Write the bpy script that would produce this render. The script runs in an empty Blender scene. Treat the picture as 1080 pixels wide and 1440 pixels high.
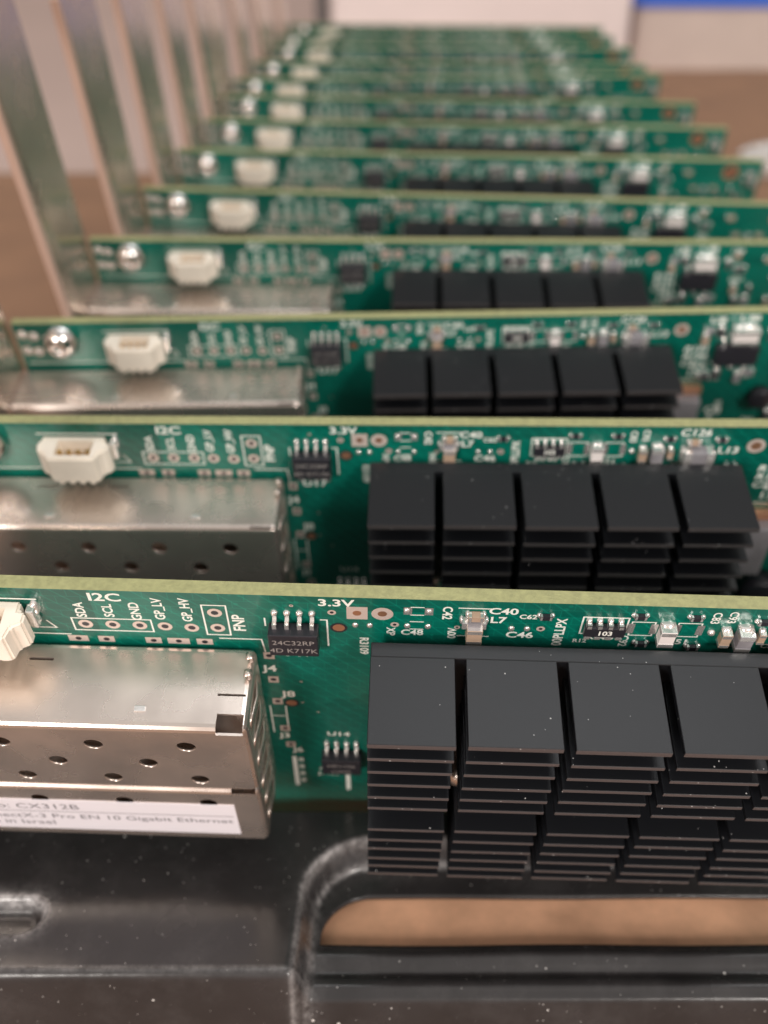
import bpy, bmesh, math, random
from mathutils import Vector, Matrix
S = 0.1            # one Blender unit is one centimetre; all figures below are millimetres
ZC = 124.0         # height of the camera above the cardboard sheet, mm
C = bpy.data.collections.new('scene'); bpy.context.scene.collection.children.link(C)
sc = bpy.context.scene

# ------------------------------------------------------------------ camera
F_PX, PITCH, YAW = 1425.0, math.radians(32.05), math.radians(1.85)
cam = bpy.data.cameras.new('camera'); camo = bpy.data.objects.new('camera', cam); C.objects.link(camo)
camo.matrix_world = (Matrix.Translation((0, 0, ZC*S)) @ Matrix.Rotation(YAW, 4, 'Z')
                     @ Matrix.Rotation(math.pi/2 - PITCH, 4, 'X'))
cam.sensor_fit = 'VERTICAL'; cam.sensor_height = 36; cam.lens = F_PX/1440*36
cam.clip_start = 0.5; cam.clip_end = 5000
cam.dof.use_dof = True; cam.dof.focus_distance = 9.4; cam.dof.aperture_fstop = 0.205
sc.camera = camo

# ------------------------------------------------------------------ world (dim warm room) and lamps
W = bpy.data.worlds.new('World'); sc.world = W; W.use_nodes = True
nt = W.node_tree; nt.nodes.clear()
wo = nt.nodes.new('ShaderNodeOutputWorld'); bg = nt.nodes.new('ShaderNodeBackground')
tc = nt.nodes.new('ShaderNodeTexCoord'); sep = nt.nodes.new('ShaderNodeSeparateXYZ')
nt.links.new(tc.outputs['Generated'], sep.inputs[0])
rp = nt.nodes.new('ShaderNodeValToRGB'); mr = nt.nodes.new('ShaderNodeMapRange')
mr.inputs['From Min'].default_value = -1; mr.inputs['From Max'].default_value = 1
nt.links.new(sep.outputs['Z'], mr.inputs['Value']); nt.links.new(mr.outputs[0], rp.inputs[0])
e = rp.color_ramp.elements
e[0].position = 0.30; e[0].color = (.34, .21, .15, 1)
e[1].position = 0.97; e[1].color = (.95, .93, .90, 1)
x = e.new(0.5); x.color = (.62, .46, .40, 1)
x = e.new(0.66); x.color = (.74, .60, .53, 1)
# the room is darker beyond the cards than behind the camera
dk = nt.nodes.new('ShaderNodeMapRange'); dk.inputs['From Min'].default_value = .0; dk.inputs['From Max'].default_value = .6
dk.inputs['To Min'].default_value = 1; dk.inputs['To Max'].default_value = .28
nt.links.new(sep.outputs['Y'], dk.inputs['Value'])
mv = nt.nodes.new('ShaderNodeVectorMath'); mv.operation = 'SCALE'
nt.links.new(rp.outputs[0], mv.inputs[0]); nt.links.new(dk.outputs[0], mv.inputs['Scale'])
nt.links.new(mv.outputs[0], bg.inputs[0]); bg.inputs[1].default_value = 0.44
nt.links.new(bg.outputs[0], wo.inputs[0])

def area(name, loc, target, sx, sy, energy, col):
    l = bpy.data.lights.new(name, 'AREA'); l.shape = 'RECTANGLE'; l.size = sx; l.size_y = sy
    l.energy = energy; l.color = col
    o = bpy.data.objects.new(name, l); C.objects.link(o); o.location = loc
    o.rotation_euler = (Vector(target)-Vector(loc)).to_track_quat('-Z', 'Y').to_euler()
    return o
area('window_light', (-62, -125, 46), (0, 15, 8), 32, 34, 76000, (1, .94, .88))
area('window_light', (64, -100, 74), (0, 15, 8), 28, 30, 56000, (1, .94, .88))
area('ceiling_lamp', (22, 21, 116), (22, 20, 5), 66, 26, 13000, (.97, .98, 1))
sc.view_settings.view_transform = 'Standard'; sc.view_settings.look = 'None'
sc.view_settings.exposure = 0.68; sc.view_settings.gamma = 1; sc.view_settings.use_curve_mapping = False

# ------------------------------------------------------------------ materials
MAT = {}
def mat(name, col, rough=.5, metal=0, spec=.5, coat=0, bump=None, vary=0, vscale=5, trans=0):
    m = bpy.data.materials.new(name); m.use_nodes = True; t = m.node_tree
    b = t.nodes['Principled BSDF']
    b.inputs['Base Color'].default_value = (*col, 1); b.inputs['Roughness'].default_value = rough
    b.inputs['Metallic'].default_value = metal; b.inputs['Specular IOR Level'].default_value = spec
    b.inputs['Coat Weight'].default_value = coat; b.inputs['Coat Roughness'].default_value = .12
    b.inputs['Transmission Weight'].default_value = trans
    co = t.nodes.new('ShaderNodeTexCoord')
    if vary:
        n = t.nodes.new('ShaderNodeTexNoise'); n.inputs['Scale'].default_value = vscale; n.inputs['Detail'].default_value = 6
        t.links.new(co.outputs['Object'], n.inputs['Vector'])
        r = t.nodes.new('ShaderNodeMapRange'); r.inputs['From Min'].default_value = .3; r.inputs['From Max'].default_value = .7
        r.inputs['To Min'].default_value = 1-vary; r.inputs['To Max'].default_value = 1+vary
        t.links.new(n.outputs['Fac'], r.inputs['Value'])
        mx = t.nodes.new('ShaderNodeVectorMath'); mx.operation = 'SCALE'; mx.inputs[0].default_value = col
        t.links.new(r.outputs[0], mx.inputs['Scale']); t.links.new(mx.outputs[0], b.inputs['Base Color'])
        r2 = t.nodes.new('ShaderNodeMapRange'); r2.inputs['From Min'].default_value = .3; r2.inputs['From Max'].default_value = .7
        r2.inputs['To Min'].default_value = rough*.8; r2.inputs['To Max'].default_value = min(1, rough*1.25)
        t.links.new(n.outputs['Fac'], r2.inputs['Value']); t.links.new(r2.outputs[0], b.inputs['Roughness'])
    if bump:
        n = t.nodes.new('ShaderNodeTexNoise'); n.inputs['Scale'].default_value = bump[0]; n.inputs['Detail'].default_value = 5
        t.links.new(co.outputs['Object'], n.inputs['Vector'])
        bp = t.nodes.new('ShaderNodeBump'); bp.inputs['Strength'].default_value = bump[1]; bp.inputs['Distance'].default_value = bump[2]
        t.links.new(n.outputs['Fac'], bp.inputs['Height']); t.links.new(bp.outputs[0], b.inputs['Normal'])
    MAT[name] = m; return m
def speckle(m, scale, size, amount, col=(.75, .72, .7)):
    """dust specks: tiny pale cells picked at random"""
    t = m.node_tree; b = t.nodes['Principled BSDF']; inp = b.inputs['Base Color']
    co = t.nodes.new('ShaderNodeTexCoord')
    v = t.nodes.new('ShaderNodeTexVoronoi'); v.inputs['Scale'].default_value = scale
    t.links.new(co.outputs['Object'], v.inputs['Vector'])
    s = t.nodes.new('ShaderNodeSeparateXYZ'); t.links.new(v.outputs['Color'], s.inputs[0])
    mul = t.nodes.new('ShaderNodeMath'); mul.operation = 'MULTIPLY'; mul.inputs[1].default_value = size
    t.links.new(s.outputs['Y'], mul.inputs[0])
    a = t.nodes.new('ShaderNodeMath'); a.operation = 'LESS_THAN'
    t.links.new(v.outputs['Distance'], a.inputs[0]); t.links.new(mul.outputs[0], a.inputs[1])
    g = t.nodes.new('ShaderNodeMath'); g.operation = 'LESS_THAN'; g.inputs[1].default_value = amount
    t.links.new(s.outputs['X'], g.inputs[0])
    p = t.nodes.new('ShaderNodeMath'); p.operation = 'MULTIPLY'
    t.links.new(a.outputs[0], p.inputs[0]); t.links.new(g.outputs[0], p.inputs[1])
    mx = t.nodes.new('ShaderNodeMix'); mx.data_type = 'RGBA'
    t.links.new(p.outputs[0], mx.inputs[0])
    if inp.links: t.links.new(inp.links[0].from_socket, mx.inputs[6])
    else: mx.inputs[6].default_value = inp.default_value
    mx.inputs[7].default_value = (*col, 1)
    t.links.new(mx.outputs[2], inp)

def board_material():
    m = mat('solder_mask', (.006, .13, .09), .30, coat=.22, bump=(26, .10, .01))
    t = m.node_tree; b = t.nodes['Principled BSDF']
    co = t.nodes.new('ShaderNodeTexCoord')
    # copper pours show as paler patches, traces as thin diagonal and straight lines
    v = t.nodes.new('ShaderNodeTexVoronoi'); v.distance = 'CHEBYCHEV'; v.inputs['Scale'].default_value = 1.1
    t.links.new(co.outputs['Object'], v.inputs['Vector'])
    s = t.nodes.new('ShaderNodeSeparateXYZ'); t.links.new(v.outputs['Color'], s.inputs[0])
    w = t.nodes.new('ShaderNodeTexWave'); w.bands_direction = 'DIAGONAL'; w.inputs['Scale'].default_value = 3.2
    w.inputs['Distortion'].default_value = 0.6
    t.links.new(co.outputs['Object'], w.inputs['Vector'])
    r = t.nodes.new('ShaderNodeMapRange'); r.inputs['From Min'].default_value = .93; r.inputs['To Max'].default_value = .35
    t.links.new(w.outputs['Fac'], r.inputs['Value'])
    a = t.nodes.new('ShaderNodeMath'); a.operation = 'MULTIPLY_ADD'; a.inputs[1].default_value = .35; 
    t.links.new(s.outputs['X'], a.inputs[0]); t.links.new(r.outputs[0], a.inputs[2])
    vo = t.nodes.new('ShaderNodeTexVoronoi'); vo.inputs['Scale'].default_value = 5.5
    t.links.new(co.outputs['Object'], vo.inputs['Vector'])
    lt = t.nodes.new('ShaderNodeMath'); lt.operation = 'LESS_THAN'; lt.inputs[1].default_value = .13
    t.links.new(vo.outputs['Distance'], lt.inputs[0])
    br_ = t.nodes.new('ShaderNodeTexBrick'); br_.inputs['Scale'].default_value = 2.1; br_.inputs['Mortar Size'].default_value = .012
    br_.inputs['Color1'].default_value = br_.inputs['Color2'].default_value = (0, 0, 0, 1); br_.inputs['Mortar'].default_value = (1, 1, 1, 1)
    sw = t.nodes.new('ShaderNodeCombineXYZ'); so = t.nodes.new('ShaderNodeSeparateXYZ')
    t.links.new(co.outputs['Object'], so.inputs[0]); t.links.new(so.outputs['X'], sw.inputs[0]); t.links.new(so.outputs['Z'], sw.inputs[1])
    t.links.new(sw.outputs[0], br_.inputs['Vector'])
    s1 = t.nodes.new('ShaderNodeMath'); s1.operation = 'MULTIPLY_ADD'; s1.inputs[1].default_value = .30
    t.links.new(lt.outputs[0], s1.inputs[0]); t.links.new(a.outputs[0], s1.inputs[2])
    s2 = t.nodes.new('ShaderNodeMath'); s2.operation = 'MULTIPLY_ADD'; s2.inputs[1].default_value = .28
    t.links.new(br_.outputs['Fac'], s2.inputs[0]); t.links.new(s1.outputs[0], s2.inputs[2]); a = s2
    mx = t.nodes.new('ShaderNodeMix'); mx.data_type = 'RGBA'
    mx.inputs[6].default_value = (.001, .090, .066, 1); mx.inputs[7].default_value = (.004, .26, .185, 1)
    t.links.new(a.outputs[0], mx.inputs[0]); t.links.new(mx.outputs[2], b.inputs['Base Color'])
board_material()
mat('board_edge', (.36, .37, .18), .6, vary=.14, vscale=16, bump=(45, .4, .02))
mat('ink', (.90, .92, .86), .6)
mat('solder', (.92, .90, .88), .16, .75, bump=(12, .2, .02))
mat('screw_steel', (.80, .78, .76), .13, 1)
mat('pad', (.74, .62, .56), .4, .3)
mat('copper', (.80, .42, .26), .38, .8)
mat('tin', (.72, .63, .57), .26, .82, vary=.08, vscale=1.5, bump=(2.2, .12, .02))
mat('bracket_steel', (.70, .60, .52), .24, .9, vary=.06, vscale=1.0, bump=(1.2, .08, .03))
mat('steel_reflection', (.78, .58, .49), .3, .5)  # coppery reflection on the bracket edges, put into the colour
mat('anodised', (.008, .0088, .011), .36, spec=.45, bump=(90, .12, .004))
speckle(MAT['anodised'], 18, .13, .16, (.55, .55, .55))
mat('anodised_edge_sheen', (.085, .074, .076), .38, bump=(30, .3, .01)); speckle(MAT['anodised_edge_sheen'], 14, .22, .3, (.6, .6, .6))  # paler copy of anodised; warm reflection on fin fronts painted into the colour
mat('chip', (.026, .025, .032), .28, bump=(40, .2, .005))
mat('chip_ink', (.32, .30, .29), .6)
mat('nylon', (.95, .88, .77), .38, vary=.06, vscale=3)
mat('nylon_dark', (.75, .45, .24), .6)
mat('ceramic', (.46, .33, .24), .5)
mat('ferrite', (.26, .25, .27), .5, vary=.15)
mat('white_part', (.86, .80, .78), .45)
mat('paper', (.88, .86, .93), .55)
mat('print', (.20, .19, .22), .7)
mat('gold', (.85, .60, .22), .3, 1)
mat('cardboard', (.36, .205, .125), .85, vary=.12, vscale=.35, bump=(3, .2, .05))
mat('carton_liner', (.78, .44, .27), .85, vary=.20, vscale=1.7, bump=(4, .2, .04))
mat('table_top', (.70, .54, .48), .6, vary=.05, vscale=.05)
mat('wall_paint', (.86, .78, .76), .8, vary=.03, vscale=.02)
mat('white_foam', (.86, .76, .74), .7, vary=.04, vscale=.2)
mat('grey_carton', (.66, .56, .50), .8, vary=.08, vscale=.2)
mat('blue_plastic', (.05, .17, .75), .5)
mat('gap_dark', (.12, .11, .11), .5)  # darkness of the far gap, put into the colour
mat('clear_wrap', (.80, .78, .76), .18, .5, bump=(1.5, .8, .3))

# ------------------------------------------------------------------ helpers
U0, V0 = 70.0, 69.0          # the card's base point in its own millimetres
def P(u, v, w): return Vector(((u-U0)*S, -w*S, (V0-v)*S))
def W3(x, y, z): return Vector((x*S, y*S, (z+ZC)*S))   # world millimetres, z from the camera
def quad(bm, pts, mi=0):
    f = bm.faces.new([bm.verts.new(p) for p in pts]); f.material_index = mi; return f
def box(bm, u0, u1, v0, v1, w0, w1, bev=0, mi=0, T=P, seg=2):
    vs = {}
    for i, u in enumerate((u0, u1)):
        for j, v in enumerate((v0, v1)):
            for k, w in enumerate((w0, w1)): vs[i, j, k] = bm.verts.new(T(u, v, w))
    fs = []
    for q in (((0,0,0),(0,1,0),(1,1,0),(1,0,0)), ((0,0,1),(1,0,1),(1,1,1),(0,1,1)), ((0,0,0),(1,0,0),(1,0,1),(0,0,1)),
              ((0,1,0),(0,1,1),(1,1,1),(1,1,0)), ((0,0,0),(0,0,1),(0,1,1),(0,1,0)), ((1,0,0),(1,1,0),(1,1,1),(1,0,1))):
        f = bm.faces.new([vs[i] for i in q]); f.material_index = mi; fs.append(f)
    bmesh.ops.recalc_face_normals(bm, faces=fs)
    if bev:
        es = list({e for f in fs for e in f.edges})
        bmesh.ops.bevel(bm, geom=es, offset=bev*S, segments=seg, affect='EDGES', profile=.5)
def prism(bm, pts, a0, a1, T, bev=0, mi=0):
    """pts: 2D outline; T(p, q, a) places it"""
    n = len(pts)
    A = [bm.verts.new(T(p, q, a0)) for p, q in pts]; B = [bm.verts.new(T(p, q, a1)) for p, q in pts]
    fs = [bm.faces.new(A), bm.faces.new(B[::-1])]
    for i in range(n): fs.append(bm.faces.new([A[i], B[i], B[(i+1) % n], A[(i+1) % n]]))
    for f in fs: f.material_index = mi
    bmesh.ops.recalc_face_normals(bm, faces=fs)
    if bev:
        bmesh.ops.bevel(bm, geom=list({e for f in fs for e in f.edges}), offset=bev*S, segments=2, affect='EDGES')
def lathe(bm, u, v, prof, n=24, mi=0):
    """rings (radius, w) round an axis standing on the board"""
    rings = []
    for r, w in prof:
        if r == 0: rings.append([bm.verts.new(P(u, v, w))])
        else: rings.append([bm.verts.new(P(u+r*math.cos(2*math.pi*i/n), v+r*math.sin(2*math.pi*i/n), w)) for i in range(n)])
    fs = []
    for a, b in zip(rings, rings[1:]):
        for i in range(n):
            j = (i+1) % n
            if len(a) == 1: fs.append(bm.faces.new([a[0], b[i], b[j]]))
            elif len(b) == 1: fs.append(bm.faces.new([a[i], a[j], b[0]]))
            else: fs.append(bm.faces.new([a[i], a[j], b[j], b[i]]))
    for f in fs: f.material_index = mi; f.smooth = True
    bmesh.ops.recalc_face_normals(bm, faces=fs)
def blob(bm, u, v, ru, rv, h, w=0, mi=0, n=10):
    lathe_prof = [(1, 0), (.9, .45), (.6, .85), (0, 1)]
    rings = []
    for r, hh in lathe_prof:
        if r == 0: rings.append([bm.verts.new(P(u, v, w+h))])
        else: rings.append([bm.verts.new(P(u+r*ru*math.cos(2*math.pi*i/n), v+r*rv*math.sin(2*math.pi*i/n), w+hh*h)) for i in range(n)])
    fs = []
    for a, b in zip(rings, rings[1:]):
        for i in range(n):
            j = (i+1) % n
            fs.append(bm.faces.new([a[i], a[j], b[0]] if len(b) == 1 else [a[i], a[j], b[j], b[i]]))
    for f in fs: f.smooth = True; f.material_index = mi
    bmesh.ops.recalc_face_normals(bm, faces=fs)
def obj(name, bm, mats, parent=None, smooth=False):
    me = bpy.data.meshes.new(name)
    if smooth:
        for f in bm.faces: f.smooth = True
    bm.to_mesh(me); bm.free()
    for m in (mats if isinstance(mats, (list, tuple)) else [mats]): me.materials.append(MAT[m])
    o = bpy.data.objects.new(name, me); C.objects.link(o); o.parent = parent
    return o
def tag(o, label, cat, group=None):
    o['label'] = label; o['category'] = cat
    if group: o['group'] = group
    return o
def struct(o): o['kind'] = 'structure'; return o
def boolean(o, cutter):
    md = o.modifiers.new('cut', 'BOOLEAN'); md.operation = 'DIFFERENCE'; md.solver = 'EXACT'; md.object = cutter
    bpy.context.view_layer.update()
    dg = bpy.context.evaluated_depsgraph_get()
    me = bpy.data.meshes.new_from_object(o.evaluated_get(dg))
    o.modifiers.remove(md); old = o.data; me.name = old.name; o.data = me
    bpy.data.objects.remove(cutter)
def text(bm, s, u, v, cap, w=.02, turn=0, align='CENTER', bold=.035, mi=0, squeeze=1.0, slant=0):
    """turn 0 reads to the right, 1 reads upward, -1 reads downward"""
    cu = bpy.data.curves.new('t', 'FONT'); cu.body = s; cu.size = cap/.70; cu.align_x = align; cu.align_y = 'CENTER'
    cu.offset = bold*cap; cu.resolution_u = 3; cu.shear = slant
    o = bpy.data.objects.new('t', cu); C.objects.link(o)
    bpy.context.view_layer.update()
    me = o.to_mesh(); vs = []
    for q in me.vertices:
        a, b = q.co.x*squeeze, q.co.y
        if turn == 0: p = P(u+a, v-b, w)
        elif turn == 1: p = P(u-b, v-a, w)
        else: p = P(u+b, v+a, w)
        vs.append(bm.verts.new(p))
    for f in me.polygons:
        try:
            g = bm.faces.new([vs[i] for i in f.vertices]); g.material_index = mi
        except ValueError: pass
    o.to_mesh_clear(); bpy.data.objects.remove(o); bpy.data.curves.remove(cu)
def line(bm, pts, t=.16, w=.018, closed=False, mi=0):
    n = len(pts)
    for i in range(n if closed else n-1):
        (a, b), (c, d) = pts[i], pts[(i+1) % n]
        L = math.hypot(c-a, d-b); ex, ey = (c-a)/L*t/2, (d-b)/L*t/2
        quad(bm, [P(a-ex-ey, b-ey+ex, w+i*.0015), P(c+ex-ey, d+ey+ex, w+i*.0015), P(c+ex+ey, d+ey-ex, w+i*.0015), P(a-ex+ey, b-ey-ex, w+i*.0015)], mi)
def ring(bm, u, v, r0, r1, w=.03, mi=0, n=18):
    for i in range(n):
        a, b = 2*math.pi*i/n, 2*math.pi*(i+1)/n
        if r0 == 0: quad3 = [P(u, v, w), P(u+r1*math.cos(a), v+r1*math.sin(a), w), P(u+r1*math.cos(b), v+r1*math.sin(b), w)]
        else: quad3 = [P(u+r0*math.cos(a), v+r0*math.sin(a), w), P(u+r1*math.cos(a), v+r1*math.sin(a), w),
                       P(u+r1*math.cos(b), v+r1*math.sin(b), w), P(u+r0*math.cos(b), v+r0*math.sin(b), w)]
        quad(bm, quad3, mi)
def rect(bm, u0, u1, v0, v1, w=.02, mi=0): quad(bm, [P(u0, v0, w), P(u0, v1, w), P(u1, v1, w), P(u1, v0, w)], mi)

# ------------------------------------------------------------------ the setting
bm = bmesh.new()
box(bm, -3000, 3000, -1500, 4500, -175, -165, T=W3)
struct(obj('table', bm, 'table_top'))
bm = bmesh.new(); box(bm, -4000, 4000, 4400, 4450, -900, 3000, T=W3)
struct(obj('wall', bm, 'wall_paint'))
bm = bmesh.new()
prism(bm, [(-420, -120), (420, -120), (420, 850), (95, 835), (80, 520), (-420, 500)], -ZC-3, -ZC, lambda p, q, a: W3(p, q, a), bev=.8)
tag(obj('cardboard_sheet', bm, 'cardboard'), 'brown corrugated cardboard sheet lying under the black tray', 'cardboard')
bm = bmesh.new(); box(bm, -80, 187, 1000, 1300, -164.5, 60, bev=6, T=W3)
tag(obj('foam_block', bm, 'white_foam'), 'blurred pale pink white block standing behind the far end of the row of cards', 'block')
bm = bmesh.new(); box(bm, -94, -84, 1000, 1030, -164.5, 200, bev=2, T=W3)  # added strip standing in for the dark gap beside the block
tag(obj('gap_strip', bm, 'gap_dark'), 'added dark strip for the gap left of the pale pink block far behind', 'gap')
bm = bmesh.new(); box(bm, -13, 75, 67.2, 88, -105.6, -104.7, bev=.3, T=W3)
tag(obj('cardboard_liner', bm, 'carton_liner'), 'orange brown cardboard strip seen through the long rounded cut-out of the tray', 'cardboard')
g = bpy.data.objects.new('storage_box', None); C.objects.link(g); g.location = W3(407, 1200, -165)
tag(g, 'blurred grey beige carton with a blue lid at the top right behind the cards', 'box')
bm = bmesh.new(); box(bm, -200, 60, -120, 200, 0.5, 60, bev=2, T=lambda a, b, c: Vector((a*S, b*S, c*S))); obj('box_body', bm, 'grey_carton', g)
bm = bmesh.new(); box(bm, -205, 65, -125, 205, 60.3, 80, bev=3, T=lambda a, b, c: Vector((a*S, b*S, c*S))); obj('lid', bm, 'blue_plastic', g)

# ------------------------------------------------------------------ card poses (x, y, z of the board's top left corner; yaw, lean, roll)
POSES = [(-59.353, 74.843, -55.639, .51, 18.95, 1.04), (-61.071, 110.869, -57.473, -.09, 15.03, -.64),
         (-62.193, 145.466, -58.208, 1.27, 16.19, -1.19), (-60.048, 182.259, -56.488, .27, 16.23, -.18),
         (-58.393, 217.499, -56.325, -1.06, 16.72, .63), (-58.773, 254.453, -56.561, -.29, 16.72, .51),
         (-58.711, 290.78, -56.558, -.77, 16.66, .36), (-59.14, 326.422, -56.41, -.71, 16.67, .44),
         (-62.0, 361.304, -57.28, .9, 16.66, -.7), (-60.5, 397.5, -56.9, -.4, 16.4, .2),
         (-58.9, 433.0, -56.4, .5, 17.0, .1), (-60.8, 469.4, -57.1, -.6, 16.5, -.2), (-59.8, 505.0, -56.6, .1, 16.8, .3)]
def pose_matrix(p):
    x, y, z, yaw, lean, roll = p
    R = (Matrix.Rotation(math.radians(yaw), 4, 'Z') @ Matrix.Rotation(math.radians(roll), 4, 'Y') @ Matrix.Rotation(math.radians(lean), 4, 'X'))
    return Matrix.Translation(W3(x, y, z)) @ R @ Matrix.Translation(Vector((U0*S, 0, -V0*S)))

# ------------------------------------------------------------------ the tray
ZP, DEP = -99.0, 4.0       # plateau height, depth of the front recess
def smooth(a, b, x):
    t = max(0, min(1, (x-a)/(b-a))); return t*t*(3-2*t)
def rbox(x, y, x0, x1, y0, y1, r):
    cx, cy = (x0+x1)/2, (y0+y1)/2
    qx, qy = abs(x-cx)-(x1-x0)/2+r, abs(y-cy)-(y1-y0)/2+r
    return math.hypot(max(qx, 0), max(qy, 0))+min(max(qx, qy), 0)-r
def recess(x, y): return rbox(x, y, -11.0, 200, 0, 82.6, 7)
def opening(x, y):
    a = rbox(x, y, -9.6, 68, 60, 78.1, 5.6)
    return max(a, 71.6-y)
def slot(x, y): return rbox(x, y, -90, -41.0, 70.6, 74.8, 2.1)
def height(x, y):
    d = recess(x, y); m = 1-smooth(-.9, 1.3, d)
    z = ZP-DEP*m
    z += .55*m*math.exp(-((y-70.2)/.8)**2) - .5*m*math.exp(-((y-68.3)/.6)**2)
    z += -.45*m*smooth(66.6, 66.0, y)
    z -= 2.2*(1-smooth(-.7, .5, slot(x, y)))
    z += .12*math.sin(x*.21+1)*math.sin(y*.33)
    return z
def build_tray():
    bm = bmesh.new()
    sl = bm.verts.layers.float.new('scuff_glint')
    xs = [-66+i*.45 for i in range(int(142/.45)+1)]
    rows = [('y', 66.0+i*.33) for i in range(int(24/.33))]
    cut = []
    for i, p in enumerate(POSES):
        k = math.tan(math.radians(p[4])); yc = p[1]+(p[2]-ZP)*k
        a, b = yc-3.2, yc+4.5
        if i == 0: a = yc-2.2
        rows += [('y', a-.3), ('y', a), ('y', b), ('y', b+.3)]; cut.append((a, b))
    rows = sorted({r for r in rows if not any(a+.01 < r[1] < b-.01 for a, b in cut)})
    rows.append(('y', POSES[-1][1]+60))
    front = [('f', k) for k in range(14, 0, -1)]
    rows = front+rows
    grid = []
    for kind, val in rows:
        row = []
        for x in xs:
            if kind == 'y': y = val; z = height(x, y)
            else:
                t = val/14; z0 = height(x, 66.0); zb = -108.5
                z = z0+(zb-z0)*t**1.3; y = 66.0-.45*smooth(0, .12, t)-1.4*t
                y -= .0
            xx, yy = x, y
            if kind == 'y' and 65 < y < 82:
                for fn in (opening,):
                    d = fn(x, y)
                    pass
            v = bm.verts.new(W3(xx, yy+.034*xx, z))
            d = recess(x, y if kind == 'y' else 66); ds = slot(x, y if kind == 'y' else 60)
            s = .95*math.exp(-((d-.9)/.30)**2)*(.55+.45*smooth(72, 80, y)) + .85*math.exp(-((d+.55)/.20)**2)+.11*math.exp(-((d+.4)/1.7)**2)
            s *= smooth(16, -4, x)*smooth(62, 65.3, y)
            if kind == 'y' and abs(y-66.0) < .5 and d > 0: s += .22  # pale left front edge: a highlight put into the colour
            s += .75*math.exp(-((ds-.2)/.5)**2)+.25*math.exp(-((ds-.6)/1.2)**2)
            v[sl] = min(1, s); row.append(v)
        grid.append((kind, val, row))
    rim = {}; gone = set(); kept = set()
    for (k0, a, r0), (k1, b, r1) in zip(grid, grid[1:]):
        if k0 == 'y' and any(abs(a-c0) < .02 and abs(b-c1) < .02 for c0, c1 in cut):
            rng = [i for i, x in enumerate(xs[:-1]) if x < -60.5 or x > 88]
        else: rng = range(len(xs)-1)
        for i in rng:
            if k0 == 'y' and k1 == 'y':
                if b < 84:
                    q = [(r0[i], xs[i], a), (r0[i+1], xs[i+1], a), (r1[i+1], xs[i+1], b), (r1[i], xs[i], b)]
                    for v, p0, p1 in q: rim[v] = (p0, p1)
                    if opening((xs[i]+xs[i+1])/2, (a+b)/2) < 0: gone.update(v for v, _, _ in q); continue
                    kept.update(v for v, _, _ in q)
            bm.faces.new([r0[i], r0[i+1], r1[i+1], r1[i]])
    for v in gone & kept:             # the rim vertices go exactly on to the rounded outline
        x, y = rim[v]
        for _ in range(4):
            d = opening(x, y); e = .01
            gx, gy = (opening(x+e, y)-opening(x-e, y))/(2*e), (opening(x, y+e)-opening(x, y-e))/(2*e)
            x -= gx*d; y -= gy*d
        v.co.x, v.co.y = x*S, (y+.034*x)*S
    for v in bm.verts:
        if not v.link_faces: pass
    bmesh.ops.delete(bm, geom=[v for v in bm.verts if not v.link_faces], context='VERTS')
    bmesh.ops.recalc_face_normals(bm, faces=bm.faces[:])
    if sum(f.normal.z for f in bm.faces) < 0: bmesh.ops.reverse_faces(bm, faces=bm.faces[:])
    o = obj('plastic_tray', bm, 'tray_plastic', smooth=True)
    md = o.modifiers.new('thickness', 'SOLIDIFY'); md.thickness = .055; md.offset = -1
    return o
mat('tray_plastic', (.031, .029, .030), .24, spec=.55, bump=(6, .12, .03), vary=.2, vscale=1.2)
t = MAT['tray_plastic'].node_tree; b = t.nodes['Principled BSDF']
at = t.nodes.new('ShaderNodeAttribute'); at.attribute_name = 'scuff_glint'
co = t.nodes.new('ShaderNodeTexCoord')
nz = t.nodes.new('ShaderNodeTexNoise'); nz.inputs['Scale'].default_value = 9; nz.inputs['Detail'].default_value = 8; nz.inputs['Roughness'].default_value = .75
t.links.new(co.outputs['Object'], nz.inputs['Vector'])
rr = t.nodes.new('ShaderNodeMapRange'); rr.inputs['From Min'].default_value = .32; rr.inputs['From Max'].default_value = .68
t.links.new(nz.outputs['Fac'], rr.inputs['Value'])
mu = t.nodes.new('ShaderNodeMath'); mu.operation = 'MULTIPLY'; t.links.new(at.outputs['Fac'], mu.inputs[0]); t.links.new(rr.outputs[0], mu.inputs[1])
# faint hazy wear all over the sheet
n2 = t.nodes.new('ShaderNodeTexNoise'); n2.inputs['Scale'].default_value = 1.3; n2.inputs['Detail'].default_value = 9; n2.inputs['Roughness'].default_value = .7
t.links.new(co.outputs['Object'], n2.inputs['Vector'])
r3 = t.nodes.new('ShaderNodeMapRange'); r3.inputs['From Min'].default_value = .5; r3.inputs['From Max'].default_value = .85; r3.inputs['To Max'].default_value = .05
t.links.new(n2.outputs['Fac'], r3.inputs['Value'])
ad = t.nodes.new('ShaderNodeMath'); ad.operation = 'ADD'; ad.use_clamp = True
t.links.new(mu.outputs[0], ad.inputs[0]); t.links.new(r3.outputs[0], ad.inputs[1])
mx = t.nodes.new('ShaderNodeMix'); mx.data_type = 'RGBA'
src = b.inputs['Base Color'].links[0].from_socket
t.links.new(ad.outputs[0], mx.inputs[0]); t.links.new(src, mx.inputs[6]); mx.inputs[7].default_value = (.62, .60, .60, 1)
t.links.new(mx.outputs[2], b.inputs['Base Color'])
speckle(MAT['tray_plastic'], 7, .12, .10, (.7, .68, .66)); speckle(MAT['tray_plastic'], 19, .17, .22, (.45, .44, .43))
tag(build_tray(), 'black glossy scuffed plastic tray with a long rounded cut-out, holding the row of cards', 'tray')

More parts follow.
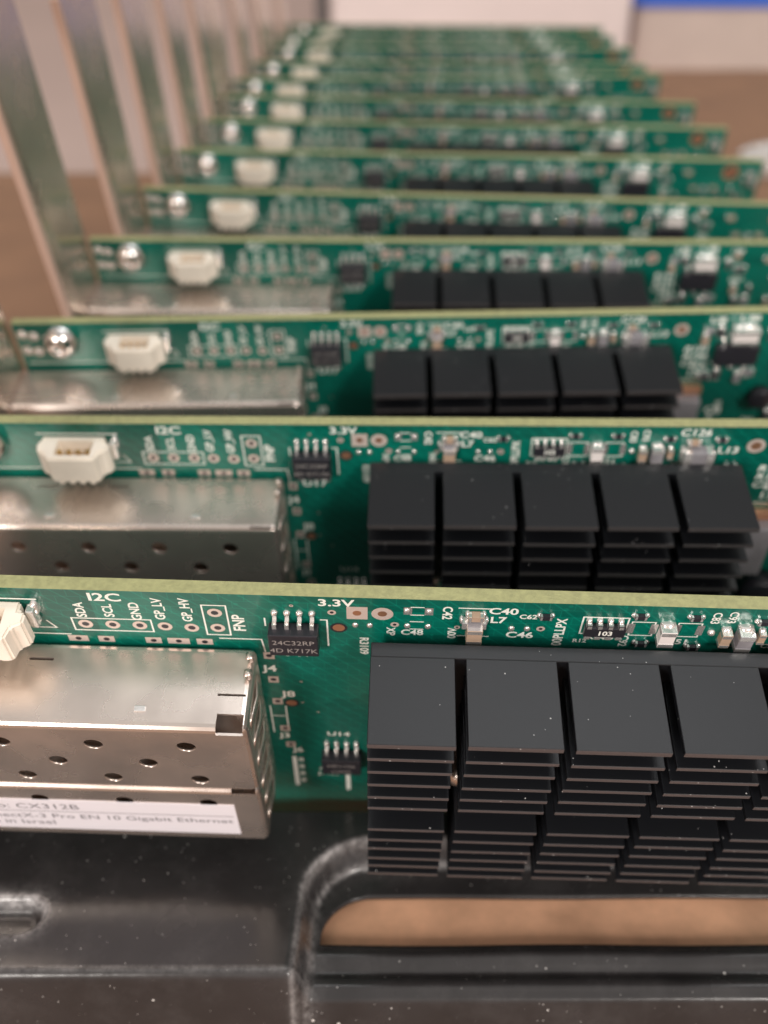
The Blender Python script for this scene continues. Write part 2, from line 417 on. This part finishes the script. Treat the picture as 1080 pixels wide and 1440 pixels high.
# ------------------------------------------------------------------ one network card
def chip(root, u, v, wd, hg, ht, pins, marks, w0=.15, both=True):
    bm = bmesh.new(); box(bm, u, u+wd, v, v+hg, w0, ht, bev=.12)
    c = obj('chip', bm, 'chip', root)
    if marks:
        bm = bmesh.new()
        for s, uu, vv, cp in marks: text(bm, s, uu, vv, cp, w=ht+.02, bold=.0)
        obj('chip_marking', bm, 'chip_ink', c)
    sp = wd/pins
    for k in range(pins):
        uc = u+sp*(k+.5)
        for side in ((-1, 1) if both else (-1,)):
            bm = bmesh.new(); ve = v if side < 0 else v+hg; hw = .2
            box(bm, uc-hw, uc+hw, min(ve, ve+side*.5), max(ve, ve+side*.5), ht*.45, ht*.45+.2)
            box(bm, uc-hw+.001, uc+hw-.001, min(ve+side*.5, ve+side*.7), max(ve+side*.5, ve+side*.7), .05, ht*.45+.2)
            box(bm, uc-hw, uc+hw, min(ve+side*.7, ve+side*1.5), max(ve+side*.7, ve+side*1.5), .05, .25)
            blob(bm, uc, ve+side*1.5, .36, .42, .42)
            obj('pin', bm, 'solder', c)
    return c
def passive(root, name, u, v, lu, lv, h, body, vertical=True):
    """two-terminal part with soldered metal ends"""
    bm = bmesh.new(); hu, hv = lu/2, lv/2
    if vertical:
        e = lv*.26
        box(bm, u-hu*.94, u+hu*.94, v-hv+e, v+hv-e, .06, h*.96, mi=0)
        for a, b_ in ((v-hv, v-hv+e), (v+hv-e, v+hv)): box(bm, u-hu, u+hu, a, b_, .05, h, bev=.05, mi=1)
        blob(bm, u, v-hv, hu*1.05, .28, h*.55, mi=1); blob(bm, u, v+hv, hu*1.05, .28, h*.55, mi=1)
    else:
        e = lu*.26
        box(bm, u-hu+e, u+hu-e, v-hv*.94, v+hv*.94, .06, h*.96, mi=0)
        for a, b_ in ((u-hu, u-hu+e), (u+hu-e, u+hu)): box(bm, a, b_, v-hv, v+hv, .05, h, bev=.05, mi=1)
        blob(bm, u-hu, v, .28, hv*1.05, h*.55, mi=1); blob(bm, u+hu, v, .28, hv*1.05, h*.55, mi=1)
    return obj(name, bm, [body, 'solder'], root)

def make_card():
    root = bpy.data.objects.new('network_card', None); C.objects.link(root)
    # ---- circuit board
    bm = bmesh.new()
    out = [(0, 0), (142, 0), (142, 60), (118, 60), (118, 66.5), (62, 66.5), (62, 60), (58, 60), (58, 66.5), (46, 66.5), (46, 60), (0, 60)]
    prism(bm, out, 0, -1.45, lambda p, q, a: P(p, q, a), mi=1)
    for f in bm.faces:
        if abs(f.normal.y) > .9: f.material_index = 0
    bd = obj('circuit_board', bm, ['solder_mask', 'board_edge'], root)
    # ---- printing
    bm = bmesh.new()
    text(bm, '\u2013', 28.6, 1.1, .1); bm.free(); bm = bmesh.new()
    text(bm, 'I2C', 30.6, 1.15, 1.25, squeeze=1.25)
    for s, u in (('SDA', 27.9), ('SCL', 30.6), ('GND', 33.2)): text(bm, s, u, 3.35, .95, turn=1)
    text(bm, 'GP_LV', 35.5, 2.85, .95, turn=1, squeeze=.95); text(bm, 'GP_HV', 38.1, 2.9, .95, turn=1, squeeze=.95)
    line(bm, [(26.7, 4.8), (34.4, 4.8), (34.4, 6.9), (26.7, 6.9)], closed=True)
    line(bm, [(39.65, 1.95), (41.95, 1.95), (41.95, 7.1), (39.65, 7.1)], closed=True)
    text(bm, 'FNP', 43.0, 4.9, 1.15, turn=1)
    line(bm, [(.9, 7.75), (26.0, 7.75)]); line(bm, [(24.2, 5.4), (24.9, 6.6), (23.0, 6.6)], .14, w=.022)
    line(bm, [(13.9, 1.75), (24.0, 1.75)], .2, w=.03)
    line(bm, [(40.8, 7.75), (44.9, 7.75), (45.1, 10.0)])
    text(bm, 'J4', 44.2+1.1, 13.4, 1.2, squeeze=1.1); text(bm, 'J8', 46.9, 18.7, 1.2, squeeze=1.1)
    text(bm, 'J3', 45.9, 28.4, 1.1); text(bm, 'J6', 47.2, 32.0, 1.1); text(bm, 'U14', 52.0, 27.7, .9, squeeze=1.2)
    line(bm, [(44.7, 21.4), (44.7, 27.5)]); line(bm, [(46.4, 21.4), (46.4, 26.0)], w=.024); line(bm, [(44.9, 23.6), (46.2, 23.6)], w=.03)
    text(bm, 'U17', 48.3, 10.2, 1.15, squeeze=1.15); text(bm, '3.3V', 52.4, 1.0, 1.1, squeeze=1.2)
    line(bm, [(45.5, 3.9), (45.5, 5.2)]); line(bm, [(50.9, 3.9), (51.5, 3.9), (51.5, 8.5)])
    text(bm, 'R3109', 55.0, 8.4, .85, turn=-1)
    text(bm, 'C42', 62.9, 2.1, .9, turn=-1); text(bm, 'C40', 68.2, 1.6, 1.0, squeeze=1.15); text(bm, 'L7', 67.8, 3.1, 1.0, squeeze=1.1)
    text(bm, 'C46', 70.1, 5.6, 1.0, squeeze=1.1); text(bm, 'C48', 59.7, 5.7, .9); text(bm, '00PLLPX', 73.9, 4.9, .95, turn=1, squeeze=.95)
    text(bm, 'XP', 57.6, 5.6, .8, turn=-1); text(bm, '00V', 63.6, 5.6, .8, turn=1)
    for (u, v) in ((60.1, 1.95), (60.1, 4.4)): line(bm, [(u-.6, v-.65), (u+.6, v-.65)], .13); line(bm, [(u-.6, v+.65), (u+.6, v+.65)], .13)
    line(bm, [(75.8, 2.1), (80.1, 2.1), (80.1, 4.95), (75.8, 4.95)], .16, closed=True)
    line(bm, [(64.0, 1.2), (67.0, 1.2)], .14); line(bm, [(64.1, 6.0), (67.1, 6.0)], .14)
    text(bm, 'C62', 70.6, 2.4, .7); text(bm, 'R12', 76.0, 6.3, .6); text(bm, 'L5', 91.3, 6.2, .8); text(bm, 'C50', 94.4, 6.3, .7)
    text(bm, 'RN8', 77.8, 5.5, .95, squeeze=1.1)
    for u in (81.6, 86.0): line(bm, [(u-1.1, 2.7), (u+1.1, 2.7), (u+1.1, 5.0), (u-1.1, 5.0)], .14, closed=True)
    text(bm, 'C92', 80.2, 6.1, .8, turn=-1); text(bm, 'C51', 85.4, 6.0, .85, squeeze=1.1)
    text(bm, 'C83', 88.1, 1.7, .8, turn=-1); text(bm, 'C93', 89.6, 1.5, .8, turn=-1)
    text(bm, 'C126', 95.6, 1.0, 1.05, squeeze=1.15, slant=.1); text(bm, 'L13', 100.0, 3.9, 1.05, squeeze=1.2, slant=.1)
    for k, s in enumerate(('R191', 'R194', 'C211')): text(bm, s, 106.3, 7.0+k*1.45, 1.05, squeeze=1.2, slant=.2)
    text(bm, '13C', 107.4, 11.9, 1.2, squeeze=1.2); text(bm, 'U8', 108.6, 1.4, 1.2, squeeze=1.2); text(bm, 'L 88', 113.4, 1.1, 1.0, squeeze=1.2)
    text(bm, 'C8', 111.6, 20.0, 1.3, squeeze=1.2); line(bm, [(104.6, 13.2), (107.6, 13.2)])
    rnd = random.Random(4)
    for k in range(26):
        u, v = 107+rnd.random()*32, 9+rnd.random()*34
        text(bm, rnd.choice('RC')+str(rnd.randint(20, 199)), u, v, .8, turn=rnd.choice((0, 0, 1)))
    for (u, v, tx) in ((117.4, 3.4, 'R7'), (119.9, 5.0, 'R52'), (118.6, 1.6, 'C99')): text(bm, tx, u, v, .9)
    text(bm, 'U21', 119.7, 7.6, 1.0)
    line(bm, [(46.6, 34.0), (46.6, 41.5)], .5); line(bm, [(52.9, 38.5), (52.9, 42.5)], .5, w=.022)
    for v in (34.6, 36.5, 38.4, 40.3): text(bm, '8', 47.4, v, .9)
    for v, s in ((36.9, '4133'), (38.2, 'J1106')): text(bm, s, 50.6, v, .8)
    obj('silkscreen', bm, 'ink', bd)
    # ---- pads, vias and test points
    bm = bmesh.new()
    for u, v in ((27.9, 5.8), (30.55, 5.8), (33.2, 5.8), (35.65, 5.85), (38.25, 5.95), (40.8, 3.2), (40.8, 5.85)):
        ring(bm, u, v, .36, .72); ring(bm, u, v, 0, .40, w=.024, mi=2)
    rect(bm, 53.4, 55.4, 1.5, 3.6, w=.02); ring(bm, 54.4, 2.55, 0, .42, w=.03, mi=1)
    ring(bm, 56.8, 2.55, .45, 1.05); ring(bm, 56.8, 2.55, 0, .47, w=.024, mi=1)
    for u, v, r in ((52.0, 2.55, .42), (58.0, 4.35, .42), (72.0, 4.35, .42), (48.2, 1.6, .2), (48.4, 15.9, .15), (48.3, 20.4, .15), (49.9, 22.5, .15), (64.0, 4.5, .3)):
        ring(bm, u, v, r*.45, r); ring(bm, u, v, 0, r*.5, w=.024, mi=2)
    for u, v in ((52.6, 5.2), (47.1, 20.6)): ring(bm, u, v, .58, .85, w=.022, mi=2); ring(bm, u, v, 0, .6, w=.03, mi=1)
    ring(bm, 103.3, 3.1, .65, 1.15); ring(bm, 103.3, 3.1, 0, .67, w=.024, mi=1)
    ring(bm, 134.7, 3.0, .9, 1.9, mi=1); ring(bm, 134.7, 3.0, 0, .92, w=.024, mi=2)
    for u, w_ in ((26.6, 1.0), (29.4, .8), (34.1, .8), (36.6, 1.1), (39.2, .8)): rect(bm, u-w_, u+w_, 7.95, 9.0, w=.026); ring(bm, u, 8.5, 0, .3, w=.034, mi=2)
    for u, v in ((45.4, 10.8), (45.5, 15.6), (45.6, 20.3), (46.0, 26.6), (46.4, 30.6)): rect(bm, u-.55, u+.55, v-.65, v+.65, w=.026); ring(bm, u, v, 0, .3, w=.034, mi=2)
    for u, v in ((.9, 2.0), (2.6, 2.4), (.9, 5.2), (2.6, 5.4)): ring(bm, u+.3, v, 0, .8)
    for u in (80.5, 82.7, 84.9, 87.1): rect(bm, u-.35, u+.35, 3.0, 4.7, w=.026, mi=3)
    for u in (59.2, 61.2):
        for v in (1.95,): rect(bm, u-.4, u+.4, v-.6, v+.6, w=.026, mi=3)
    obj('solder_pads', bm, ['pad', 'copper', 'chip', 'solder'], bd)
    bm = bmesh.new()
    for u, v in ((59.1, 1.9), (61.2, 1.95), (54.2, 4.6), (55.6, 4.6), (59.2, 4.5), (61.2, 4.5), (69.2, 4.4), (70.7, 4.4)): blob(bm, u, v, .32, .38, .2, w=.03)
    for u, v in ((.9, 2.0), (2.6, 2.4), (.9, 5.2), (2.6, 5.4)): blob(bm, u+.3, v, .55, .55, .35, w=.03)
    for u, v in ((88.2, 4.0), (104.6, 26), (106, 26.4)): blob(bm, u, v, .4, .4, .4, w=.03)
    obj('solder_dots', bm, 'solder', bd)
    bm = bmesh.new()
    for k in range(56):
        u = 63+k*.96
        if u < 117: rect(bm, u-.33, u+.33, 61, 66, w=.03)
    for k in range(11): rect(bm, 47+k*.96-.33, 47+k*.96+.33, 61, 66, w=.03)
    obj('edge_contacts', bm, 'gold', bd)
    # ---- heatsink
    bm = bmesh.new()
    cuts = [64.25, 73.8, 83.35, 92.65]; edges_ = [55.8]
    for c in cuts: edges_ += [c-.52, c+.52]
    edges_.append(101.4)
    box(bm, 55.8, 101.4, 4.4, 38.2, 2.0, 3.6, bev=.1)
    fins = [4.4, 7.4, 10.2, 12.95, 15.6, 18.2, 23.8, 26.5, 29.2, 31.8, 34.3, 36.7]
    rnd = random.Random(2)
    for v in fins:
        for i in range(0, 10, 2):
            a, b_ = edges_[i], edges_[i+1]; dv = rnd.uniform(-.05, .05)
            if v == 4.4: box(bm, a, b_, v+.004, v+.75, 3.55, 12.55+rnd.uniform(-.04, .04), bev=.07)
            else: box(bm, a, b_, v+dv, v+.58+dv, 3.55, 12.5+rnd.uniform(-.06, .06), bev=.07)
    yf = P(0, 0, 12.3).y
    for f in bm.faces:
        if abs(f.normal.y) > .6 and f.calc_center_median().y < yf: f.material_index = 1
    hs = obj('heatsink', bm, ['anodised', 'anodised_edge_sheen'], root)
    bm = bmesh.new()
    lathe(bm, 65.0, 20.6, [(.9, 3.5), (.9, 7.4), (1.25, 7.5), (1.3, 8.0), (.75, 8.7), (0, 8.9)], n=16)
    obj('spring_pin', bm, 'tin', hs)
    bm = bmesh.new(); box(bm, 60.5, 96.5, 8.5, 34.5, .1, 2.0, bev=.1)
    obj('processor_chip', bm, 'chip', root)
    # ---- transceiver cages
    variant = None
    for a, b_, low, plain in ((8.75, 22.35, False, True), (8.75, 22.35, False, False), (22.65, 35.9, True, False)):
        bm = bmesh.new(); box(bm, -5.5, 44.4, a, b_, .35, 9.5, bev=.7, seg=3)
        cg = obj('transceiver_cage', bm, 'tin', root)
        bm = bmesh.new(); box(bm, -6, 44.1, a+.28, b_-.28, .6, 9.22)
        boolean(cg, obj('cutter', bm, 'tin'))
        bm = bmesh.new()
        if low: spots = [(u, 25.75) for u in (20.6, 29.7, 38.7)]+[(u, 33.0) for u in (11, 20.5, 29.5, 38.5)]
        else: spots = [(u, 12.4) for u in (2.3, 11.2, 20.2, 29.2, 38.2)]+[(u, 16.2) for u in (6.8, 15.8, 24.9, 33.9)]+[(u, 19.8) for u in (2.5, 11.8, 20.9, 29.7, 38.6)]
        for u, v in spots: lathe(bm, u, v, [(0, 8.6), (.95, 8.6), (.95, 10.2), (0, 10.2)], n=20)
        bmesh.ops.recalc_face_normals(bm, faces=bm.faces[:])
        if plain: box(bm, 41.0, 44.0, a-.5, a+.6, 9.0, 9.25)   # closed sheet with only a thin slot
        else: box(bm, 41.4, 43.95, a-.5, a+1.0, 7.75, 10)        # square corner notch
        if not low:
            if not plain: box(bm, 41.2, 43.9, a-.5, a+.5, 5.6, 5.85)
            for u in (14.2, 23.4): box(bm, u-1.2, u+1.2, a-.5, a+.5, 2.2, 2.5)
        boolean(cg, obj('cutter', bm, 'tin'))
        if plain:
            variant = cg.data; bpy.data.objects.remove(cg); continue
        bm = bmesh.new()           # inner fold behind the corner notch
        box(bm, 40.9, 44.05, a+2.6, a+2.75, 5.4, 9.15); box(bm, 40.9, 44.05, a+.32, a+2.55, 5.9, 6.05)
        obj('inner_fold', bm, 'tin', cg)
        bm = bmesh.new()           # spring clips along the closed end, curling out from the sheet
        bm.free()
        for k in range(3):
            bm = bmesh.new(); vv = a+1.6+k*4.2
            pr = [(44.43, vv, 7.9), (44.6, vv+.1, 6.6), (44.78, vv+.2, 4.8), (44.6, vv+.3, 3.2), (44.45, vv+.4, 2.2)]
            for (x0, y0, w0), (x1, y1, w1) in zip(pr, pr[1:]):
                quad(bm, [P(x0, y0, w0), P(x0, y0+1.3, w0), P(x1, y1+1.3, w1), P(x1, y1, w1)])
            bmesh.ops.remove_doubles(bm, verts=bm.verts[:], dist=.001)
            cl = obj('spring_clip', bm, 'tin', cg, smooth=True)
            sd = cl.modifiers.new('thickness', 'SOLIDIFY'); sd.thickness = .02
        if not low:
            for u in (15.7, 34.0):
                bm = bmesh.new(); box(bm, u-.55, u+.55, a-.16, a+.1, 7.2, 7.8, bev=.06); obj('embossed_stop', bm, 'solder', cg)
            for wv in (1.4, 3.3):   # curled tabs at the end of the upper sheet
                n = 8; bm = bmesh.new()
                for i in range(n):
                    t0, t1 = math.pi*1.3*i/n, math.pi*1.3*(i+1)/n
                    quad(bm, [P(43.9+.45*math.sin(t0), a-.45+.45*math.cos(t0), wv), P(43.9+.45*math.sin(t1), a-.45+.45*math.cos(t1), wv),
                              P(43.9+.45*math.sin(t1), a-.45+.45*math.cos(t1), wv+.8), P(43.9+.45*math.sin(t0), a-.45+.45*math.cos(t0), wv+.8)])
                bmesh.ops.remove_doubles(bm, verts=bm.verts[:], dist=.001)
                cl = obj('curled_tab', bm, 'tin', cg, smooth=True)
                sd = cl.modifiers.new('thickness', 'SOLIDIFY'); sd.thickness = .02
        else:
            bm = bmesh.new(); box(bm, 1.5, 41.4, 26.05, 33.9, 9.51, 9.58)
            obj('paper_label', bm, 'paper', cg)
            bm = bmesh.new()
            text(bm, 'Model No: CX312B', 24.4, 27.75, 1.25, w=9.6, align='RIGHT', bold=0, squeeze=1.12)
            line(bm, [(2.2, 29.0), (41.0, 29.0)], .12, w=9.6)
            text(bm, 'ConnectX-3 Pro EN 10 Gigabit Ethernet', 40.9, 30.35, 1.12, w=9.6, align='RIGHT', bold=0, squeeze=1.12)
            text(bm, 'Made in Israel', 20.9, 32.1, 1.15, w=9.6, align='RIGHT', bold=.0, squeeze=1.12)
            obj('label_print', bm, 'print', cg)
    # ---- bracket at the left end
    bm = bmesh.new()
    box(bm, -1.3, -.4, -46, 71, -1.9, 16.2, bev=.22)
    br = obj('mounting_bracket', bm, 'bracket_steel', root)
    bm = bmesh.new(); box(bm, -3, 2, 8.2, 36.4, -.2, 10.2)
    boolean(br, obj('cutter', bm, 'tin'))
    bm = bmesh.new()
    for v in range(44, 62, 5):
        for w in (2, 6, 10): box(bm, -3, 2, v, v+2.6, w, w+2.6)
    boolean(br, obj('cutter', bm, 'tin'))
    bm = bmesh.new(); box(bm, -1.75, -.1, -45.9, 7.6, 16.25, 17.1, bev=.3); box(bm, -1.75, -.1, 37.2, 71, 16.25, 17.1, bev=.3)  # added front edge strip that carries the painted coppery reflection
    obj('bracket_edge_reflection', bm, 'steel_reflection', br)
    bm = bmesh.new(); box(bm, -12.5, -.42, -47.0, -46.05, -1.9, 16.2, bev=.2); obj('bracket_flange', bm, 'bracket_steel', br)
    for o_ in [br]+list(br.children):
        for v in o_.data.vertices:
            vv = V0-v.co.z/S
            if vv < 3: v.co.x -= (3-vv)*.045*S
    bm = bmesh.new()
    lathe(bm, 7.1, 3.25, [(0, .02), (2.8, .02), (2.85, .35), (2.6, 1.0), (2.5, 1.15), (2.35, 1.55), (1.7, 2.15), (.9, 2.45), (.75, 2.2), (0, 1.9)], n=32)
    obj('screw', bm, 'screw_steel', root)
    # ---- white socket
    bm = bmesh.new()
    prism(bm, [(14.6, .05), (22.6, .05), (22.6, 1.2), (23.3, 1.3), (23.3, 2.5), (22.3, 3.0), (22.0, 4.3), (16.1, 4.3), (15.6, 3.3), (14.5, 2.7), (14.2, 1.2), (14.6, 1.1)], 2.05, 6.1, lambda p, q, a: P(p, a, q), bev=.22)
    prism(bm, [(16.2, .3), (22.0, .3), (22.0, 4.55), (16.2, 4.55)], 3.6, 6.5, lambda p, q, a: P(p, a, q), bev=.25)
    cn = obj('socket', bm, 'nylon', root)
    bm = bmesh.new(); box(bm, 16.8, 21.3, 1.5, 5.6, .9, 3.55)
    boolean(cn, obj('cutter', bm, 'nylon'))
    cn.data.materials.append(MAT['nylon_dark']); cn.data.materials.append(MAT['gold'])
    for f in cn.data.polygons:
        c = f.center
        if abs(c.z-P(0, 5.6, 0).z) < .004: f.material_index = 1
    bm = bmesh.new()
    for k in range(4):
        u = 17.1+k*1.2; box(bm, u-.18, u+.18, 2.6, 5.6, 2.0, 2.4)
    obj('contact', bm, 'gold', cn)
    for u in (16.6, 17.9, 19.2, 20.5):
        bm = bmesh.new(); box(bm, u, u+.7, 6.32, 6.75, .2, 3.9, bev=.08); obj('socket_foot', bm, 'nylon', cn)
    bm = bmesh.new(); box(bm, 23.1, 23.9, 2.3, 5.0, .1, 1.2, bev=.15); blob(bm, 23.7, 3.0, .5, 1.1, .8); obj('solder_tab', bm, 'solder', cn)
    # ---- chips and small parts
    chip(root, 45.9, 4.3, 4.8, 3.6, 1.75, 4, (('24C32RP', 48.3, 5.5, .75), ('4D K717K', 48.3, 6.9, .75)))
    chip(root, 50.0, 31.5, 4.6, 3.6, 1.6, 4, (('MP1106', 52.3, 32.8, .7), ('J10686', 52.3, 34.2, .6)))
    passive(root, 'capacitor', 65.6, 2.0, 1.5, .8, .8, 'ceramic', False)
    passive(root, 'capacitor', 65.6, 4.4, 1.5, 2.4, 1.3, 'ceramic')
    passive(root, 'inductor', 65.5, 3.0, 2.3, 1.0, .9, 'ferrite', False)
    bm = bmesh.new()
    box(bm, 76.0, 79.9, 3.0, 4.5, .06, .75, bev=.08, mi=0)
    for k in range(4): box(bm, 76.1+k*1.0, 76.65+k*1.0, 2.5, 3.1, .05, .78, bev=.06, mi=1); blob(bm, 76.37+k*1.0, 2.5, .32, .4, .5, mi=1); box(bm, 76.1+k*1.0, 76.65+k*1.0, 4.4, 4.8, .05, .78, mi=1)
    rn = obj('resistor_network', bm, ['chip', 'solder'], root)
    bm = bmesh.new(); text(bm, '103', 77.95, 3.75, .7, w=.78); obj('resistor_marking', bm, 'ink', rn)
    passive(root, 'capacitor', 83.85, 4.0, 1.5, 2.6, 1.2, 'white_part')
    for uu, vv in ((72.2, 2.0), (81.0, 1.5), (86.2, 1.5), (92.6, 1.9), (98.9, 2.0), (100.9, 6.4), (87.0, 6.6), (81.9, 6.2)):
        passive(root, 'resistor', uu, vv, 1.2, .65, .45, 'chip', False)
    passive(root, 'capacitor', 89.5, 4.3, 1.0, 2.1, 1.0, 'ceramic')
    passive(root, 'capacitor', 91.2, 4.1, 1.5, 2.7, 1.4, 'ferrite')
    passive(root, 'capacitor', 92.9, 4.1, .7, 1.6, .8, 'ceramic')
    passive(root, 'capacitor', 95.6, 2.25, 1.5, .7, .7, 'ceramic', False)
    passive(root, 'inductor', 96.2, 4.25, 3.7, 2.5, 1.7, 'ferrite', False)
    # regulator, white block and power parts near the free end
    chip(root, 109.0, 5.6, 6.6, 3.6, 1.7, 3, (), both=True)
    passive(root, 'capacitor', 112.9, 3.5, 4.0, 2.6, 1.9, 'white_part')
    bm = bmesh.new(); box(bm, 104.3, 108.6, 14.2, 15.6, .05, 1.0, bev=.15); obj('copper_tab', bm, 'copper', root)
    bm = bmesh.new(); box(bm, 103.6, 108.4, 15.7, 25.0, .05, 2.6, bev=.3); obj('power_inductor', bm, 'ferrite', root)
    bm = bmesh.new(); lathe(bm, 109.5, 29.5, [(0, .02), (2.9, .02), (3.0, 2.8), (2.7, 3.1), (0, 3.1)], n=24); obj('capacitor_can', bm, 'chip', root)
    bm = bmesh.new(); lathe(bm, 118.3, 16.4, [(0, .02), (1.9, .02), (2.0, 1.7), (1.7, 1.9), (0, 1.9)], n=24); obj('capacitor_can', bm, 'chip', root)
    used = [(112, 7, 5), (106, 19, 6), (109.5, 29.5, 3.6), (117.8, 16.8, 3.4), (134.7, 3, 2.6), (113, 3, 3)]
    fixed = [(107.2, 4.9), (109.3, 3.3), (107.6, 3.0), (117.3, 4.2), (119.6, 5.2), (115.3, 11.6), (119.4, 9.5), (122.3, 9.5), (122.1, 12.2), (126.2, 12.2),
             (110.3, 11.8), (113.8, 12.6), (126.6, 7.2), (129.1, 8.0), (131.4, 7.1), (138.3, 5.2), (140.5, 5.4), (139.4, 3.0), (132.7, 8.8), (135.5, 7.6), (137.5, 9.1), (118.6, 2.1), (124.5, 3.0)]
    rnd = random.Random(11)
    for k in range(400):
        if len(fixed) >= 84: break
        u, v = 105+rnd.random()*34, 10+rnd.random()*38
        if all(math.hypot(u-a, v-b_) > r+1 for a, b_, r in used) and all(math.hypot(u-a, v-b_) > 1.9 for a, b_ in fixed): fixed.append((u, v))
    for k, (u, v) in enumerate(fixed):
        vert = rnd.random() < .5; l, s_ = rnd.choice(((1.6, .9), (1.3, .75), (1.8, 1.1)))
        passive(root, rnd.choice(('resistor', 'capacitor')), u, v, s_ if vert else l, l if vert else s_, .6+.4*rnd.random(), rnd.choice(('ceramic', 'chip', 'chip', 'ferrite')), vert)
    return root, variant

def copy_tree(o, parent=None):
    c = o.copy(); C.objects.link(c); c.parent = parent
    for ch in list(o.children): copy_tree(ch, c)
    return c
card, plain_cage = make_card()
LABELS = ['frontmost green network card, its cage with white paper label and whole black heatsink in view',
          'second green network card from the front, just behind the one with the visible white label',
          'third green network card from the front, its top left corner just inside the photo',
          'fourth green network card from the front, its five heatsink blocks cut off by the third',
          'fifth green network card from the front, heatsink top just showing as a dark strip',
          'sixth green network card from the front, nearest one whose right end is inside the photo',
          'seventh green network card from the front, beside the shiny crumpled wrap',
          'eighth green network card from the front, blurred, its right end against the brown cardboard',
          'ninth network card from the front, blurred, right end level with the cardboard edge',
          'tenth green network card from the front, fourth from the far end of the row',
          'eleventh green network card from the front, third from the far end of the row',
          'blurred green network card second from the far end of the row',
          'blurred green network card at the very far end of the row, before the pale block']
cards = [card]+[copy_tree(card) for _ in LABELS[1:]]
for o in cards[1:]:
    ch = [c for c in o.children if c.name.startswith('transceiver_cage')]
    up = max(ch, key=lambda c: sum(v.co.z for v in c.data.vertices)/len(c.data.vertices)); up.data = plain_cage
for o, p, l in zip(cards, POSES, LABELS):
    o.matrix_world = pose_matrix(p)
    tag(o, l, 'network card', 'network cards standing in a row in the tray')

# ------------------------------------------------------------------ crumpled clear wrap at the right
rnd = random.Random(5)
bm = bmesh.new(); bmesh.ops.create_icosphere(bm, subdivisions=4, radius=1)
from mathutils import noise
for v in bm.verts:
    n = noise.noise(v.co*2.1)*.35+noise.noise(v.co*5)*.18
    v.co = Vector((v.co.x*1.2*(1+n), v.co.y*.9*(1+n), max(-.85, v.co.z*.8)*(1+n)))
w = obj('plastic_wrap', bm, 'clear_wrap'); w.location = W3(168, 512, -ZC+7.6)
tag(w, 'crumpled shiny clear plastic wrap lying on the cardboard to the right of the cards', 'plastic wrap')
